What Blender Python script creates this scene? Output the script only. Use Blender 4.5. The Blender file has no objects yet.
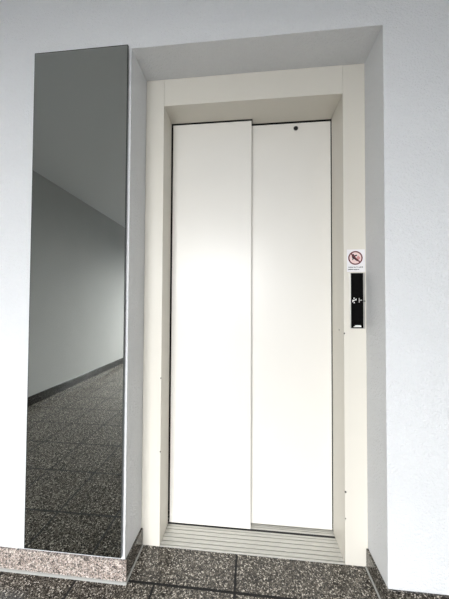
import bpy, bmesh, math
from mathutils import Matrix, Vector

scene = bpy.context.scene
COL = scene.collection

# ------------------------------------------------------------------ measurements (metres)
XIL, XIR, ZI = -0.400, 0.400, 2.0086          # clear opening of the lift entrance
XOL, XOR, ZO = -0.4868, 0.4918, 2.1352        # outer edge of the steel frame = edge of the niche
NY = -0.1516                                  # face of the wall; the frame sits in the niche at y = 0
FRONT_L, FRONT_R = 0.1227, 0.1585             # front faces of the two sliding leaves
SPLIT = 0.0066
ROOM_L, ROOM_R, ROOM_B, ROOM_H = -2.33, 1.9, -4.8, 2.53
PH = 0.083                                    # skirting height

# ------------------------------------------------------------------ node helpers
def new_mat(name):
    m = bpy.data.materials.new(name); m.use_nodes = True
    nt = m.node_tree
    return m, nt, nt.nodes['Principled BSDF']

def N(nt, kind, **kw):
    n = nt.nodes.new(kind)
    for k, v in kw.items():
        if k.startswith('in_'):
            n.inputs[k[3:].replace('_', ' ')].default_value = v
        else:
            setattr(n, k, v)
    return n

def coords(nt):
    return N(nt, 'ShaderNodeTexCoord').outputs['Object']

def mathn(nt, op, a, b=None):
    n = N(nt, 'ShaderNodeMath', operation=op)
    for i, v in enumerate((a, b)):
        if v is None: continue
        if isinstance(v, (int, float)): n.inputs[i].default_value = v
        else: nt.links.new(v, n.inputs[i])
    return n.outputs[0]

def ramp(nt, fac, stops, interp='LINEAR'):
    r = N(nt, 'ShaderNodeValToRGB'); r.color_ramp.interpolation = interp
    e = r.color_ramp.elements
    while len(e) < len(stops): e.new(0.5)
    for el, (p, c) in zip(e, stops): el.position = p; el.color = (*c, 1)
    nt.links.new(fac, r.inputs[0])
    return r.outputs[0]

def plain(name, col, rough=0.5, metal=0.0, spec=0.5, bump=0.0, bscale=300, coat=0.0):
    m, nt, b = new_mat(name)
    b.inputs['Base Color'].default_value = (*col, 1)
    b.inputs['Roughness'].default_value = rough
    b.inputs['Metallic'].default_value = metal
    b.inputs['Specular IOR Level'].default_value = spec
    b.inputs['Coat Weight'].default_value = coat
    n = N(nt, 'ShaderNodeTexNoise'); n.inputs['Scale'].default_value = bscale
    nt.links.new(coords(nt), n.inputs['Vector'])
    if bump:
        bp = N(nt, 'ShaderNodeBump'); bp.inputs['Strength'].default_value = bump
        bp.inputs['Distance'].default_value = 0.002
        nt.links.new(n.outputs[0], bp.inputs['Height']); nt.links.new(bp.outputs[0], b.inputs['Normal'])
    else:
        # a touch of uneven gloss so the surface is never perfectly even
        mp = N(nt, 'ShaderNodeMapRange'); mp.inputs['To Min'].default_value = rough*0.92
        mp.inputs['To Max'].default_value = min(1, rough*1.08)
        n.inputs['Scale'].default_value = 12
        nt.links.new(n.outputs[0], mp.inputs[0]); nt.links.new(mp.outputs[0], b.inputs['Roughness'])
    return m

def wallpaper(name, col):
    """painted fine woodchip wallpaper"""
    m, nt, b = new_mat(name)
    c = coords(nt)
    v = N(nt, 'ShaderNodeTexVoronoi'); v.inputs['Scale'].default_value = 150
    n = N(nt, 'ShaderNodeTexNoise'); n.inputs['Scale'].default_value = 90; n.inputs['Detail'].default_value = 4
    nt.links.new(c, v.inputs['Vector']); nt.links.new(c, n.inputs['Vector'])
    h = mathn(nt, 'ADD', n.outputs[0], mathn(nt, 'MULTIPLY', v.outputs['Distance'], -0.6))
    bp = N(nt, 'ShaderNodeBump'); bp.inputs['Strength'].default_value = 0.75; bp.inputs['Distance'].default_value = 0.0042
    nt.links.new(h, bp.inputs['Height']); nt.links.new(bp.outputs[0], b.inputs['Normal'])
    k = N(nt, 'ShaderNodeTexNoise'); k.inputs['Scale'].default_value = 3
    nt.links.new(c, k.inputs['Vector'])
    nt.links.new(ramp(nt, k.outputs[0], [(0.3, tuple(x*0.97 for x in col)), (0.7, col)]), b.inputs['Base Color'])
    b.inputs['Roughness'].default_value = 0.75
    b.inputs['Specular IOR Level'].default_value = 0.25
    return m

def granite(name, joints=None, rough=0.25, light=1.0, pink=False):
    """dark speckled granite; joints = (x0, px, y0, py, width) draws the tile grid"""
    m, nt, b = new_mat(name)
    c = coords(nt)
    w = N(nt, 'ShaderNodeTexNoise'); w.inputs['Scale'].default_value = 120
    nt.links.new(c, w.inputs['Vector'])
    mx = N(nt, 'ShaderNodeMix', data_type='VECTOR'); mx.inputs['Factor'].default_value = 0.015
    nt.links.new(c, mx.inputs[4]); nt.links.new(w.outputs['Color'], mx.inputs[5])
    v = N(nt, 'ShaderNodeTexVoronoi'); v.inputs['Scale'].default_value = 280
    nt.links.new(mx.outputs[1], v.inputs['Vector'])
    sep = N(nt, 'ShaderNodeSeparateColor'); nt.links.new(v.outputs['Color'], sep.inputs[0])
    L = light
    col = ramp(nt, sep.outputs[0], [
        (0.0, (0.008*L, 0.007*L, 0.006*L)), (0.26, (0.040*L, 0.035*L, 0.028*L)),
        (0.50, (0.105*L, 0.093*L, 0.076*L)), (0.74, (0.23*L, 0.206*L, 0.172*L)),
        (0.90, (0.62*L, 0.57*L, 0.50*L))], 'CONSTANT')
    if pink:  # brighter, warmer grains: frontal light painted into the stone
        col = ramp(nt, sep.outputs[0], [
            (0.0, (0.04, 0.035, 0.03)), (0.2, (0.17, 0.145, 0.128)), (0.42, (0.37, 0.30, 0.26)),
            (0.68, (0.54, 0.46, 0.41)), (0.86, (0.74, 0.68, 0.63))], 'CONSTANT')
    if joints:
        x0, px, y0, py, wd = joints
        s = N(nt, 'ShaderNodeSeparateXYZ'); nt.links.new(c, s.inputs[0])
        def line(o, o0, p, k=1.0):
            f = mathn(nt, 'FRACT', mathn(nt, 'DIVIDE', mathn(nt, 'SUBTRACT', o, o0 - p*50.5), p))
            d = mathn(nt, 'ABSOLUTE', mathn(nt, 'SUBTRACT', f, 0.5))
            return mathn(nt, 'LESS_THAN', d, k*wd*0.5/p)
        # the row inside the niche is laid with long tiles that meet only once
        niche = mathn(nt, 'GREATER_THAN', s.outputs[1], y0)
        away = mathn(nt, 'GREATER_THAN', mathn(nt, 'ABSOLUTE', mathn(nt, 'SUBTRACT', s.outputs[0], x0)), 0.1)
        lx = mathn(nt, 'MULTIPLY', line(s.outputs[0], x0, px, 1.3), mathn(nt, 'SUBTRACT', 1.0, mathn(nt, 'MULTIPLY', niche, away)))
        j = mathn(nt, 'MAXIMUM', lx, line(s.outputs[1], y0, py, 1.35))
        g = N(nt, 'ShaderNodeMix', data_type='RGBA')
        nt.links.new(j, g.inputs['Factor']); nt.links.new(col, g.inputs[6])
        g.inputs[7].default_value = (0.003, 0.003, 0.003, 1)
        col = g.outputs[2]
        rr = mathn(nt, 'ADD', mathn(nt, 'MULTIPLY', j, 0.5), rough)
        nt.links.new(rr, b.inputs['Roughness'])
        bp = N(nt, 'ShaderNodeBump'); bp.inputs['Strength'].default_value = 1; bp.inputs['Distance'].default_value = 0.002
        nt.links.new(mathn(nt, 'SUBTRACT', 1.0, j), bp.inputs['Height']); nt.links.new(bp.outputs[0], b.inputs['Normal'])
    else:
        b.inputs['Roughness'].default_value = rough
    nt.links.new(col, b.inputs['Base Color'])
    return m

def enamel(name, col, rough, spots=()):
    """stove-enamelled steel; spots = list of (x, y, z, radius): paint chips down to dark primer"""
    m, nt, b = new_mat(name)
    geo = N(nt, 'ShaderNodeNewGeometry'); c = geo.outputs['Position']
    k = N(nt, 'ShaderNodeTexNoise'); k.inputs['Scale'].default_value = 2.5
    nt.links.new(c, k.inputs['Vector'])
    out = ramp(nt, k.outputs[0], [(0.3, tuple(x*0.98 for x in col)), (0.7, col)])
    w = N(nt, 'ShaderNodeTexNoise'); w.inputs['Scale'].default_value = 260
    nt.links.new(c, w.inputs['Vector'])
    for (x, y, z, r) in spots:
        d = N(nt, 'ShaderNodeVectorMath', operation='DISTANCE'); nt.links.new(c, d.inputs[0])
        d.inputs[1].default_value = (x, y, z)
        dd = mathn(nt, 'ADD', d.outputs['Value'], mathn(nt, 'MULTIPLY', mathn(nt, 'SUBTRACT', w.outputs[0], 0.5), r))
        f = mathn(nt, 'LESS_THAN', dd, r)
        g = N(nt, 'ShaderNodeMix', data_type='RGBA'); nt.links.new(f, g.inputs['Factor'])
        nt.links.new(out, g.inputs[6]); g.inputs[7].default_value = (0.05, 0.04, 0.03, 1)
        out = g.outputs[2]
    nt.links.new(out, b.inputs['Base Color'])
    b.inputs['Roughness'].default_value = rough
    o = N(nt, 'ShaderNodeTexNoise'); o.inputs['Scale'].default_value = 35; nt.links.new(c, o.inputs['Vector'])
    bp = N(nt, 'ShaderNodeBump'); bp.inputs['Strength'].default_value = 0.05; bp.inputs['Distance'].default_value = 0.001
    nt.links.new(o.outputs[0], bp.inputs['Height']); nt.links.new(bp.outputs[0], b.inputs['Normal'])
    return m

def glass_thin(name):
    m, nt, b = new_mat(name)
    nt.nodes.remove(b)
    t = N(nt, 'ShaderNodeBsdfTransparent'); g = N(nt, 'ShaderNodeBsdfGlossy'); g.inputs['Roughness'].default_value = 0.02
    mx = N(nt, 'ShaderNodeMixShader'); mx.inputs[0].default_value = 0.06
    nt.links.new(t.outputs[0], mx.inputs[1]); nt.links.new(g.outputs[0], mx.inputs[2])
    nt.links.new(mx.outputs[0], nt.nodes['Material Output'].inputs[0])
    return m

TILE = 0.312
M = dict(
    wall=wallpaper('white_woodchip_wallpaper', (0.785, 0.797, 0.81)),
    side_wall=wallpaper('shaded_woodchip_wallpaper', (0.45, 0.45, 0.44)),  # same wallpaper, greyed to paint in the dim light on the left wall
    ceiling=plain('ceiling_paint', (0.66, 0.665, 0.665), 0.85, bump=0.15),
    floor=granite('granite_floor_tiles', (-0.055, TILE, -0.150, TILE, 0.007), 0.22, 1.0),
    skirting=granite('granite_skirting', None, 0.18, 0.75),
    shaded_skirting=granite('shaded_granite_skirting', None, 0.15, 0.15),  # same stone, darkened to paint in the shade along the left wall
    lit_skirting=granite('lit_granite_skirting', None, 0.3, 1.0, True),  # same stone, lightened to paint in the light on the front plinth
    sealant=plain('grey_sealant', (0.36, 0.36, 0.34), 0.6),
    frame=enamel('cream_enamel', (0.74, 0.708, 0.632), 0.42,
                 [(-0.4, 0.0, 0.42, 0.004), (-0.402, 0.0, 0.75, 0.003), (0.401, 0.0, 0.965, 0.0035),
                  (0.4, 0.06, 0.975, 0.004), (0.402, 0.0, 0.30, 0.0045), (0.402, 0.0, 0.19, 0.003)]),
    leaf=enamel('off_white_enamel', (0.84, 0.815, 0.76), 0.36),
    alu=plain('aluminium', (0.60, 0.59, 0.55), 0.45, 0.35),
    steel=plain('brushed_steel', (0.56, 0.55, 0.52), 0.35, 0.9),
    dark=plain('black_plastic', (0.012, 0.012, 0.013), 0.35),
    gloss=plain('black_glass', (0.003, 0.003, 0.003), 0.15, 0, 0.08),
    shaft=plain('shaft_shade', (0.03, 0.03, 0.03), 0.9),  # near-black colour stands for the shade in the unlit shaft
    mirror=plain('grey_mirror', (0.45, 0.468, 0.448), 0.012, 1.0),
    edge=plain('mirror_edge', (0.03, 0.035, 0.033), 0.25),
    back=plain('mirror_backing', (0.35, 0.36, 0.36), 0.5),
    sticker=plain('sticker_film', (0.84, 0.82, 0.83), 0.4),
    pink=plain('sticker_pale_pink', (0.84, 0.66, 0.63), 0.4),
    red=plain('sticker_red', (0.12, 0.004, 0.012), 0.4),
    flame=plain('sticker_flame', (0.62, 0.28, 0.27), 0.4),
    black=plain('print_black', (0.012, 0.011, 0.012), 0.5),
    mark=plain('print_white', (0.82, 0.82, 0.8), 0.5),
    greymark=plain('print_grey', (0.45, 0.45, 0.44), 0.5),
    pvc=plain('white_window_frame', (0.8, 0.8, 0.8), 0.4),
    glass=glass_thin('window_glass'),
)

# ------------------------------------------------------------------ mesh helpers
def obj(name, bm, mat, parent=None, smooth=False):
    me = bpy.data.meshes.new(name)
    bmesh.ops.recalc_face_normals(bm, faces=bm.faces[:])
    bm.to_mesh(me); bm.free()
    me.materials.append(mat)
    if smooth:
        for p in me.polygons: p.use_smooth = True
    o = bpy.data.objects.new(name, me); COL.objects.link(o)
    if parent: o.parent = parent; o.matrix_parent_inverse = Matrix.Translation(-parent.location)
    return o

def box(bm, x0, x1, y0, y1, z0, z1, bev=0.0, seg=2):
    vs = [bm.verts.new(p) for p in ((x0,y0,z0),(x1,y0,z0),(x1,y1,z0),(x0,y1,z0),(x0,y0,z1),(x1,y0,z1),(x1,y1,z1),(x0,y1,z1))]
    fs = [bm.faces.new([vs[i] for i in f]) for f in ((0,3,2,1),(4,5,6,7),(0,1,5,4),(1,2,6,5),(2,3,7,6),(3,0,4,7))]
    if bev:
        es = list({e for f in fs for e in f.edges})
        bmesh.ops.bevel(bm, geom=es, offset=bev, segments=seg, profile=0.5, affect='EDGES')
    return bm

def prism(bm, pts, axis, a, b):
    """extrude a polygon: axis 'y' -> pts are (x,z); axis 'x' -> pts are (y,z); axis 'z' -> pts are (x,y)"""
    def P(p, t): return (p[0], t, p[1]) if axis == 'y' else (t, p[0], p[1]) if axis == 'x' else (p[0], p[1], t)
    lo = [bm.verts.new(P(p, a)) for p in pts]; hi = [bm.verts.new(P(p, b)) for p in pts]
    n = len(pts)
    bm.faces.new(lo); bm.faces.new(hi[::-1])
    for i in range(n): bm.faces.new([lo[i], hi[i], hi[(i+1) % n], lo[(i+1) % n]])
    return bm

def disc(bm, x, z, r, y0, y1, n=32):
    return prism(bm, [(x+r*math.cos(2*math.pi*i/n), z+r*math.sin(2*math.pi*i/n)) for i in range(n)], 'y', y0, y1)

def ring(bm, x, z, r0, r1, y0, y1, n=48):
    R = []
    for i in range(n):
        a = 2*math.pi*i/n; c, s = math.cos(a), math.sin(a)
        R.append([bm.verts.new(p) for p in ((x+r0*c,y0,z+r0*s),(x+r1*c,y0,z+r1*s),(x+r1*c,y1,z+r1*s),(x+r0*c,y1,z+r0*s))])
    for i in range(n):
        p, q = R[i], R[(i+1) % n]
        for k in range(4): bm.faces.new([p[k], p[(k+1) % 4], q[(k+1) % 4], q[k]])
    return bm

def frame_bm(bm, x0, x1, z0, z1, w, y0, y1):
    """rectangular ring (one closed mesh)"""
    o = [(x0,z0),(x1,z0),(x1,z1),(x0,z1)]; i = [(x0+w,z0+w),(x1-w,z0+w),(x1-w,z1-w),(x0+w,z1-w)]
    V = [[bm.verts.new((p[0], y, p[1])) for p in s] for y in (y0, y1) for s in (o, i)]
    for k in range(4):
        l = (k+1) % 4
        bm.faces.new([V[0][k], V[0][l], V[1][l], V[1][k]]); bm.faces.new([V[2][k], V[3][k], V[3][l], V[2][l]])
        bm.faces.new([V[0][k], V[2][k], V[2][l], V[0][l]]); bm.faces.new([V[1][k], V[1][l], V[3][l], V[3][k]])
    return bm

def struct(name, bm, mat, parent=None):
    o = obj(name, bm, mat, parent)
    if not parent: o['kind'] = 'structure'
    return o

def thing(name, label, cat, loc=(0, 0, 0)):
    o = bpy.data.objects.new(name, None); COL.objects.link(o)
    o.location = loc; o.empty_display_size = 0.1
    o['label'] = label; o['category'] = cat; o['kind'] = 'thing'
    return o

def tag(o, label, cat):
    o['label'] = label; o['category'] = cat; o['kind'] = 'thing'
    return o

def text_bm(body, x, z, width, y, height=None, depth=0.0003, bold=0.0):
    cu = bpy.data.curves.new('lettering', 'FONT'); cu.body = body; cu.size = 1; cu.extrude = 0; cu.offset = bold
    t = bpy.data.objects.new('lettering', cu); COL.objects.link(t)
    dg = bpy.context.evaluated_depsgraph_get(); dg.update()
    me = bpy.data.meshes.new_from_object(t.evaluated_get(dg))
    bm = bmesh.new(); bm.from_mesh(me)
    bpy.data.objects.remove(t); bpy.data.curves.remove(cu); bpy.data.meshes.remove(me)
    xs = [v.co.x for v in bm.verts]; ys = [v.co.y for v in bm.verts]
    s = width/(max(xs)-min(xs)); sy = s if height is None else height/(max(ys)-min(ys))
    x0, y0 = min(xs), min(ys)
    for v in bm.verts: v.co = Vector((x+(v.co.x-x0)*s, y, z+(v.co.y-y0)*sy))
    r = bmesh.ops.extrude_face_region(bm, geom=bm.faces[:])
    bmesh.ops.translate(bm, vec=(0, depth, 0), verts=[g for g in r['geom'] if isinstance(g, bmesh.types.BMVert)])
    return bm

# ------------------------------------------------------------------ the room
T = 0.15
struct('floor', prism(bmesh.new(), [(ROOM_L-T, ROOM_B-T), (ROOM_R+T, ROOM_B-T), (ROOM_R+T, 0.0), (XOR, 0.0), (XOR, 0.203), (XIR, 0.203), (XIR, 0.0),
                                    (XIL, 0.0), (XIL, 0.203), (XOL, 0.203), (XOL, 0.0), (ROOM_L-T, 0.0)], 'z', -0.12, 0.0), M['floor'])
struct('ceiling', box(bmesh.new(), ROOM_L-T, ROOM_R+T, ROOM_B-T, 0.35, ROOM_H, ROOM_H+0.15), M['ceiling'])
# the wall with the niche for the lift entrance cut out of it
struct('wall_front', prism(bmesh.new(), [(ROOM_L, 0), (XOL, 0), (XOL, ZO), (XOR, ZO), (XOR, 0), (ROOM_R, 0),
                                         (ROOM_R, ROOM_H), (ROOM_L, ROOM_H)], 'y', NY, 0.35), M['wall'])
struct('wall_shaft', box(bmesh.new(), XOL+0.0005, XOR-0.0005, 0.203, 0.34, -0.12, ZO-0.0005), M['shaft'])  # set close behind the leaves so their gaps come out dark
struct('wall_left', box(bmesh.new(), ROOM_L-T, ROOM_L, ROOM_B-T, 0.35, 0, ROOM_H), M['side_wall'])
struct('wall_right', box(bmesh.new(), ROOM_R, ROOM_R+T, ROOM_B-T, 0.35, 0, ROOM_H), M['wall'])
WX0, WX1, WZ0, WZ1 = -1.95, 0.25, 0.05, 2.3
bm = bmesh.new()
frame = [(ROOM_L, 0), (ROOM_R, 0), (ROOM_R, ROOM_H), (ROOM_L, ROOM_H)]
hole = [(WX0, WZ0), (WX1, WZ0), (WX1, WZ1), (WX0, WZ1)]
V = [[bm.verts.new((p[0], y, p[1])) for p in s] for y in (ROOM_B-T, ROOM_B) for s in (frame, hole)]
for k in range(4):
    l = (k+1) % 4
    bm.faces.new([V[0][k], V[0][l], V[1][l], V[1][k]]); bm.faces.new([V[2][k], V[3][k], V[3][l], V[2][l]])
    bm.faces.new([V[0][k], V[2][k], V[2][l], V[0][l]]); bm.faces.new([V[1][k], V[1][l], V[3][l], V[3][k]])
struct('wall_back', bm, M['wall'])
# unseen landing window, added in the back wall to give the lift door its highlight
wroot = bpy.data.objects.new('unseen_window', None); COL.objects.link(wroot); wroot['kind'] = 'structure'
wroot.location = ((WX0+WX1)/2, ROOM_B-0.08, WZ0)
struct('window_frame', frame_bm(bmesh.new(), WX0, WX1, WZ0, WZ1, 0.06, ROOM_B-0.11, ROOM_B-0.05), M['pvc'], wroot)
xm = (WX0+WX1)/2
struct('mullion', box(bmesh.new(), xm-0.035, xm+0.035, ROOM_B-0.105, ROOM_B-0.055, WZ0+0.06, WZ1-0.06), M['pvc'], wroot)
for a, b in ((WX0+0.06, xm-0.035), (xm+0.035, WX1-0.06)):
    struct('pane', box(bmesh.new(), a, b, ROOM_B-0.082, ROOM_B-0.078, WZ0+0.06, WZ1-0.06), M['glass'], wroot)

# granite skirting
SP = 0.009
def skirt(name, *a, mat='skirting'): return struct(name, box(bmesh.new(), *a, bev=0.0012, seg=1), M[mat])
skirt('baseboard_front_left', ROOM_L, XOL+SP, NY-SP, NY, 0.0, PH, mat='lit_skirting')
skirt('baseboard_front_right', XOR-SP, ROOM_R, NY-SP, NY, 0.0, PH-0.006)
skirt('baseboard_niche_left', XOL, XOL+SP, NY, -0.001, 0.0, PH-0.006)
skirt('baseboard_niche_right', XOR-SP, XOR, NY, -0.001, 0.0, PH-0.006)
skirt('baseboard_left', ROOM_L, ROOM_L+SP, ROOM_B, NY-SP, 0.0, 0.1, mat='shaded_skirting')
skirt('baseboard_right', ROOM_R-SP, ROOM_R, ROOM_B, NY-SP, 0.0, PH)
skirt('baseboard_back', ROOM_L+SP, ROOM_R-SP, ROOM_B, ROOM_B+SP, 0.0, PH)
# sealant beads along the foot of the skirting
def bead(name, pts): struct(name, prism(bmesh.new(), pts[0], pts[1], pts[2], pts[3]), M['sealant'])
q = [(NY-SP, 0.0), (NY-SP-0.007, 0.0), (NY-SP-0.004, 0.004), (NY-SP, 0.006)]
bead('trim_1', (q, 'x', ROOM_L+SP, XOL+SP+0.005))
q = [(XOL+SP, 0.0), (XOL+SP+0.005, 0.0), (XOL+SP+0.003, 0.003), (XOL+SP, 0.005)]
bead('trim_2', (q, 'y', NY-SP, -0.001))
q = [(XOR-SP, 0.0), (XOR-SP-0.005, 0.0), (XOR-SP-0.003, 0.003), (XOR-SP, 0.005)]
bead('trim_3', (q, 'y', NY-SP, -0.001))

# ------------------------------------------------------------------ lift entrance
fr = thing('elevator_entrance_surround', 'cream enamelled steel frame filling the wall niche around the lift doors', 'door frame', (0, 0.1, 0))
G = 0.0004
obj('post', box(bmesh.new(), XOL+G, XIL, 0.0, FRONT_L-0.004, 0.0, ZO-G, 0.0016), M['frame'], fr)
obj('post', box(bmesh.new(), XIR, XOR-G, 0.0, FRONT_R-0.004, 0.0, ZO-G, 0.0016), M['frame'], fr)
obj('header', prism(bmesh.new(), [(XIL+0.0006, 0.0004), (XIR-0.0006, 0.0004), (XIR-0.0006, FRONT_R-0.004), (SPLIT+0.004, FRONT_R-0.004),
    (SPLIT+0.004, FRONT_L-0.004), (XIL+0.0006, FRONT_L-0.004)], 'z', ZI, ZO-G), M['frame'], fr)

# grooved threshold: one profile (y, z) extruded across the opening
gro = [(0.010, 0.0040, 0.005), (0.030, 0.0045, 0.005), (0.0505, 0.0045, 0.005), (0.071, 0.0045, 0.005), (0.092, 0.0045, 0.005), (0.108, 0.0035, 0.004),
       (FRONT_L+0.002, 0.0125, 0.034), (0.1425, 0.0045, 0.006), (0.152, 0.0045, 0.006), (0.174, 0.010, 0.018)]
top = 0.0022
prof = [(0.0008, -0.045), (0.0008, top-0.001), (0.002, top)]
for c, w, d in gro: prof += [(c-w/2, top), (c-w/2, top-d), (c+w/2, top-d), (c+w/2, top)]
prof += [(0.2, top), (0.2, -0.045)]
sill = obj('door_sill', prism(bmesh.new(), prof, 'x', XIL+0.0004, XIR-0.0004), M['alu'])
tag(sill, 'grooved aluminium threshold on the floor under the lift doors', 'threshold')

slot = obj('guide_slot_fill', box(bmesh.new(), XIL+0.001, XIR-0.001, FRONT_L-0.004, FRONT_L+0.008, -0.03, top-0.0008), M['shaft'], sill)  # black fill paints the shade and dirt of the guide groove
slot['label'] = 'dark fill for shade and dirt in the guide slot'
LT = 0.028
d1 = obj('sliding_elevator_leaf', box(bmesh.new(), -0.3935, SPLIT, FRONT_L, FRONT_L+LT, 0.0065, 2.0035, 0.0014), M['leaf'])
tag(d1, 'left off-white sliding lift door leaf, overlapping in front of the other leaf', 'elevator door')
d2 = thing('sliding_elevator_leaf', 'right off-white sliding lift door leaf with a small dark release hole near its top', 'elevator door', (0.2, FRONT_R+LT/2, 0.0065))
p2 = obj('panel', box(bmesh.new(), -0.055, 0.3975, FRONT_R, FRONT_R+LT, 0.0065, 2.0025, 0.0014), M['leaf'], d2)
esc = obj('release_hole', ring(bmesh.new(), 0.2280, 1.9745, 0.0085, 0.0125, FRONT_R-0.0022, FRONT_R, 32), M['steel'], d2)
h = obj('keyhole', disc(bmesh.new(), 0.2280, 1.9745, 0.0105, FRONT_R-0.0026, FRONT_R-0.0002), M['dark'], esc)
h['label'] = 'dark round keyhole'

# ------------------------------------------------------------------ call panel on the right post
cp = thing('call_panel', 'narrow steel lift call panel with black glass face on the right post', 'call panel', (0.4556, 0, 0.987))
obj('faceplate', box(bmesh.new(), 0.4235, 0.4846, -0.005, 0.0, 0.9868, 1.2235, 0.0012), M['steel'], cp)
disp = obj('display', box(bmesh.new(), 0.4272, 0.4768, -0.0066, -0.005, 0.9893, 1.2226, 0.0005, 1), M['gloss'], cp)
Y0, Y1 = -0.0072, -0.0066
bm = bmesh.new()
gx, gz = 0.4404, 1.1065
prism(bm, [(gx-0.0082, gz-0.0075), (gx-0.0045, gz-0.0075), (gx-0.0045, gz+0.0025), (gx-0.0082, gz+0.001)], 'y', Y0, Y1)
prism(bm, [(gx-0.0045, gz-0.0035), (gx+0.0055, gz+0.0005), (gx+0.0055, gz+0.0045), (gx-0.0045, gz+0.0015)], 'y', Y0, Y1)
prism(bm, [(gx+0.0055, gz+0.0005), (gx+0.0085, gz+0.0005), (gx+0.0085, gz+0.0075), (gx+0.0055, gz+0.0075)], 'y', Y0, Y1)
disc(bm, gx-0.0012, gz+0.0092, 0.0027, Y0, Y1, 16); disc(bm, gx-0.0008, gz-0.0096, 0.0027, Y0, Y1, 16)
s = obj('arrow_symbol', bm, M['mark'], disp); s['label'] = 'white arrow-like symbol at left'
bm = bmesh.new()
gx = 0.4645
box(bm, gx-0.0062, gx-0.0030, Y0, Y1, gz-0.0095, gz+0.0098)
box(bm, gx-0.0030, gx+0.0068, Y0, Y1, gz-0.0012, gz+0.0022)
s = obj('arrow_symbol', bm, M['greymark'], disp); s['label'] = 'greyer T-shaped symbol at right'
s = obj('pale_mark', prism(bmesh.new(), [(0.4345, 0.9935), (0.4425, 0.9985), (0.4440, 1.0015), (0.4640, 1.0015), (0.4670, 0.9985), (0.4680, 0.9935)], 'y', Y0, Y1), M['mark'], disp)
s['label'] = 'pale flattened mark at the bottom edge'
ks = obj('key_switch', disc(bmesh.new(), 0.4812, 1.1035, 0.0034, -0.0078, -0.005, 20), M['dark'], cp)
k = obj('key_slot', box(bmesh.new(), 0.4803, 0.4821, -0.0084, -0.0078, 1.1012, 1.1058), M['steel'], ks)

# ------------------------------------------------------------------ sticker above the panel
st = thing('warning_sticker', 'white sticker with red-black no-use-in-fire prohibition sign above the call panel', 'sticker', (0.45, 0, 1.2285))
SX, SZ, SR = 0.4479, 1.2879, 0.0295
obj('film', box(bmesh.new(), 0.4135, 0.4868, -0.0005, 0.0, 1.2285, 1.3245), M['sticker'], st)
sg = obj('prohibition_sign', disc(bmesh.new(), SX, SZ, SR, -0.0009, -0.0005, 48), M['pink'], st)
obj('ring', ring(bmesh.new(), SX, SZ, SR-0.0052, SR, -0.0014, -0.0009), M['red'], sg)
dx = (SR-0.004)*math.cos(math.pi/4); w = 0.0019
obj('slash', prism(bmesh.new(), [(SX-dx-w, SZ+dx-w), (SX+dx-w, SZ-dx-w), (SX+dx+w, SZ-dx+w), (SX-dx+w, SZ+dx+w)], 'y', -0.0016, -0.0014), M['red'], sg)
bm = bmesh.new()                                # a running figure in front of flames
def poly(*pts): prism(bm, [(SX+a*0.001, SZ+b*0.001) for a, b in pts], 'y', -0.00135, -0.0009)
disc(bm, SX-0.0095, SZ+0.0130, 0.0042, -0.00135, -0.0009, 16)
poly((-15, 10), (-4, 11), (0, 3), (-3, -3), (-13, -1))
poly((-5, 11), (6, 14), (7, 9), (-3, 5))
poly((-11, 1), (-13, -9), (-10, -10), (-7, 0))
poly((-5, 2), (8, -8), (11, -14), (5, -13), (-8, -3))
obj('running_figure', bm, M['black'], sg)
bm = bmesh.new()
poly((10, -8), (16, -7), (20, 0), (17, 6), (17, 1), (13, 12), (11, 5), (8, 9), (6, 1), (7, -5))
obj('flame', bm, M['flame'], sg)
obj('lettering', text_bm('Aufzug im Brandfall', 0.4180, 1.2455, 0.0605, -0.0008, 0.0052, bold=0.05), M['black'], st)
obj('lettering', text_bm('nicht benutzen', 0.4180, 1.2365, 0.0450, -0.0008, 0.0052, bold=0.05), M['black'], st)

# ------------------------------------------------------------------ tall mirror on the wall
ML, MR, MB, MT = -0.9061, -0.4962, 0.0975, 2.1405
mi = thing('wall_mirror', 'tall narrow frameless mirror on the white wall left of the lift', 'mirror', ((ML+MR)/2, NY-0.006, MB))
obj('backing_board', box(bmesh.new(), ML+0.004, MR-0.004, NY-0.006, NY, MB+0.004, MT-0.004), M['back'], mi)
obj('mirror_glass', box(bmesh.new(), ML+0.0022, MR-0.0022, NY-0.0125, NY-0.006, MB+0.0022, MT-0.0022), M['mirror'], mi)
obj('edge_trim', frame_bm(bmesh.new(), ML, MR, MB, MT, 0.0022, NY-0.0128, NY-0.0055), M['edge'], mi)

# ------------------------------------------------------------------ daylight through the added landing window
w = bpy.data.worlds.new('sky'); scene.world = w; w.use_nodes = True
bg = w.node_tree.nodes['Background']; bg.inputs[0].default_value = (0.72, 0.85, 1.0, 1); bg.inputs[1].default_value = 1.0
ld = bpy.data.lights.new('added_window_light', 'AREA'); ld.shape = 'RECTANGLE'
ld.size = 3.0; ld.size_y = 2.6; ld.energy = 690; ld.color = (0.985, 0.99, 1.0); ld.spread = math.radians(130)
lo = bpy.data.objects.new('added_window_light', ld); COL.objects.link(lo)      # added light panel outside, tilted down so the walls brighten towards the floor
lo.location = ((WX0+WX1)/2, ROOM_B-1.0, 2.1); lo.rotation_euler = (math.radians(90-58), 0, 0)

# ------------------------------------------------------------------ camera
cd = bpy.data.cameras.new('camera'); cam = bpy.data.objects.new('camera', cd); COL.objects.link(cam)
cd.sensor_fit = 'VERTICAL'; cd.sensor_height = 24; cd.lens = 24*255.0/599
cd.clip_start = 0.05
cam.matrix_world = (Matrix.Translation((-0.0038, -1.1346, 1.0834)) @ Matrix.Rotation(0.096, 4, 'Z')
                    @ Matrix.Rotation(math.pi/2+0.0222, 4, 'X') @ Matrix.Rotation(0.005, 4, 'Z'))
scene.camera = cam

vs = scene.view_settings
scene.display_settings.display_device = 'sRGB'
vs.view_transform = 'Standard'; vs.look = 'None'; vs.exposure = 0.6; vs.gamma = 1.0; vs.use_curve_mapping = False
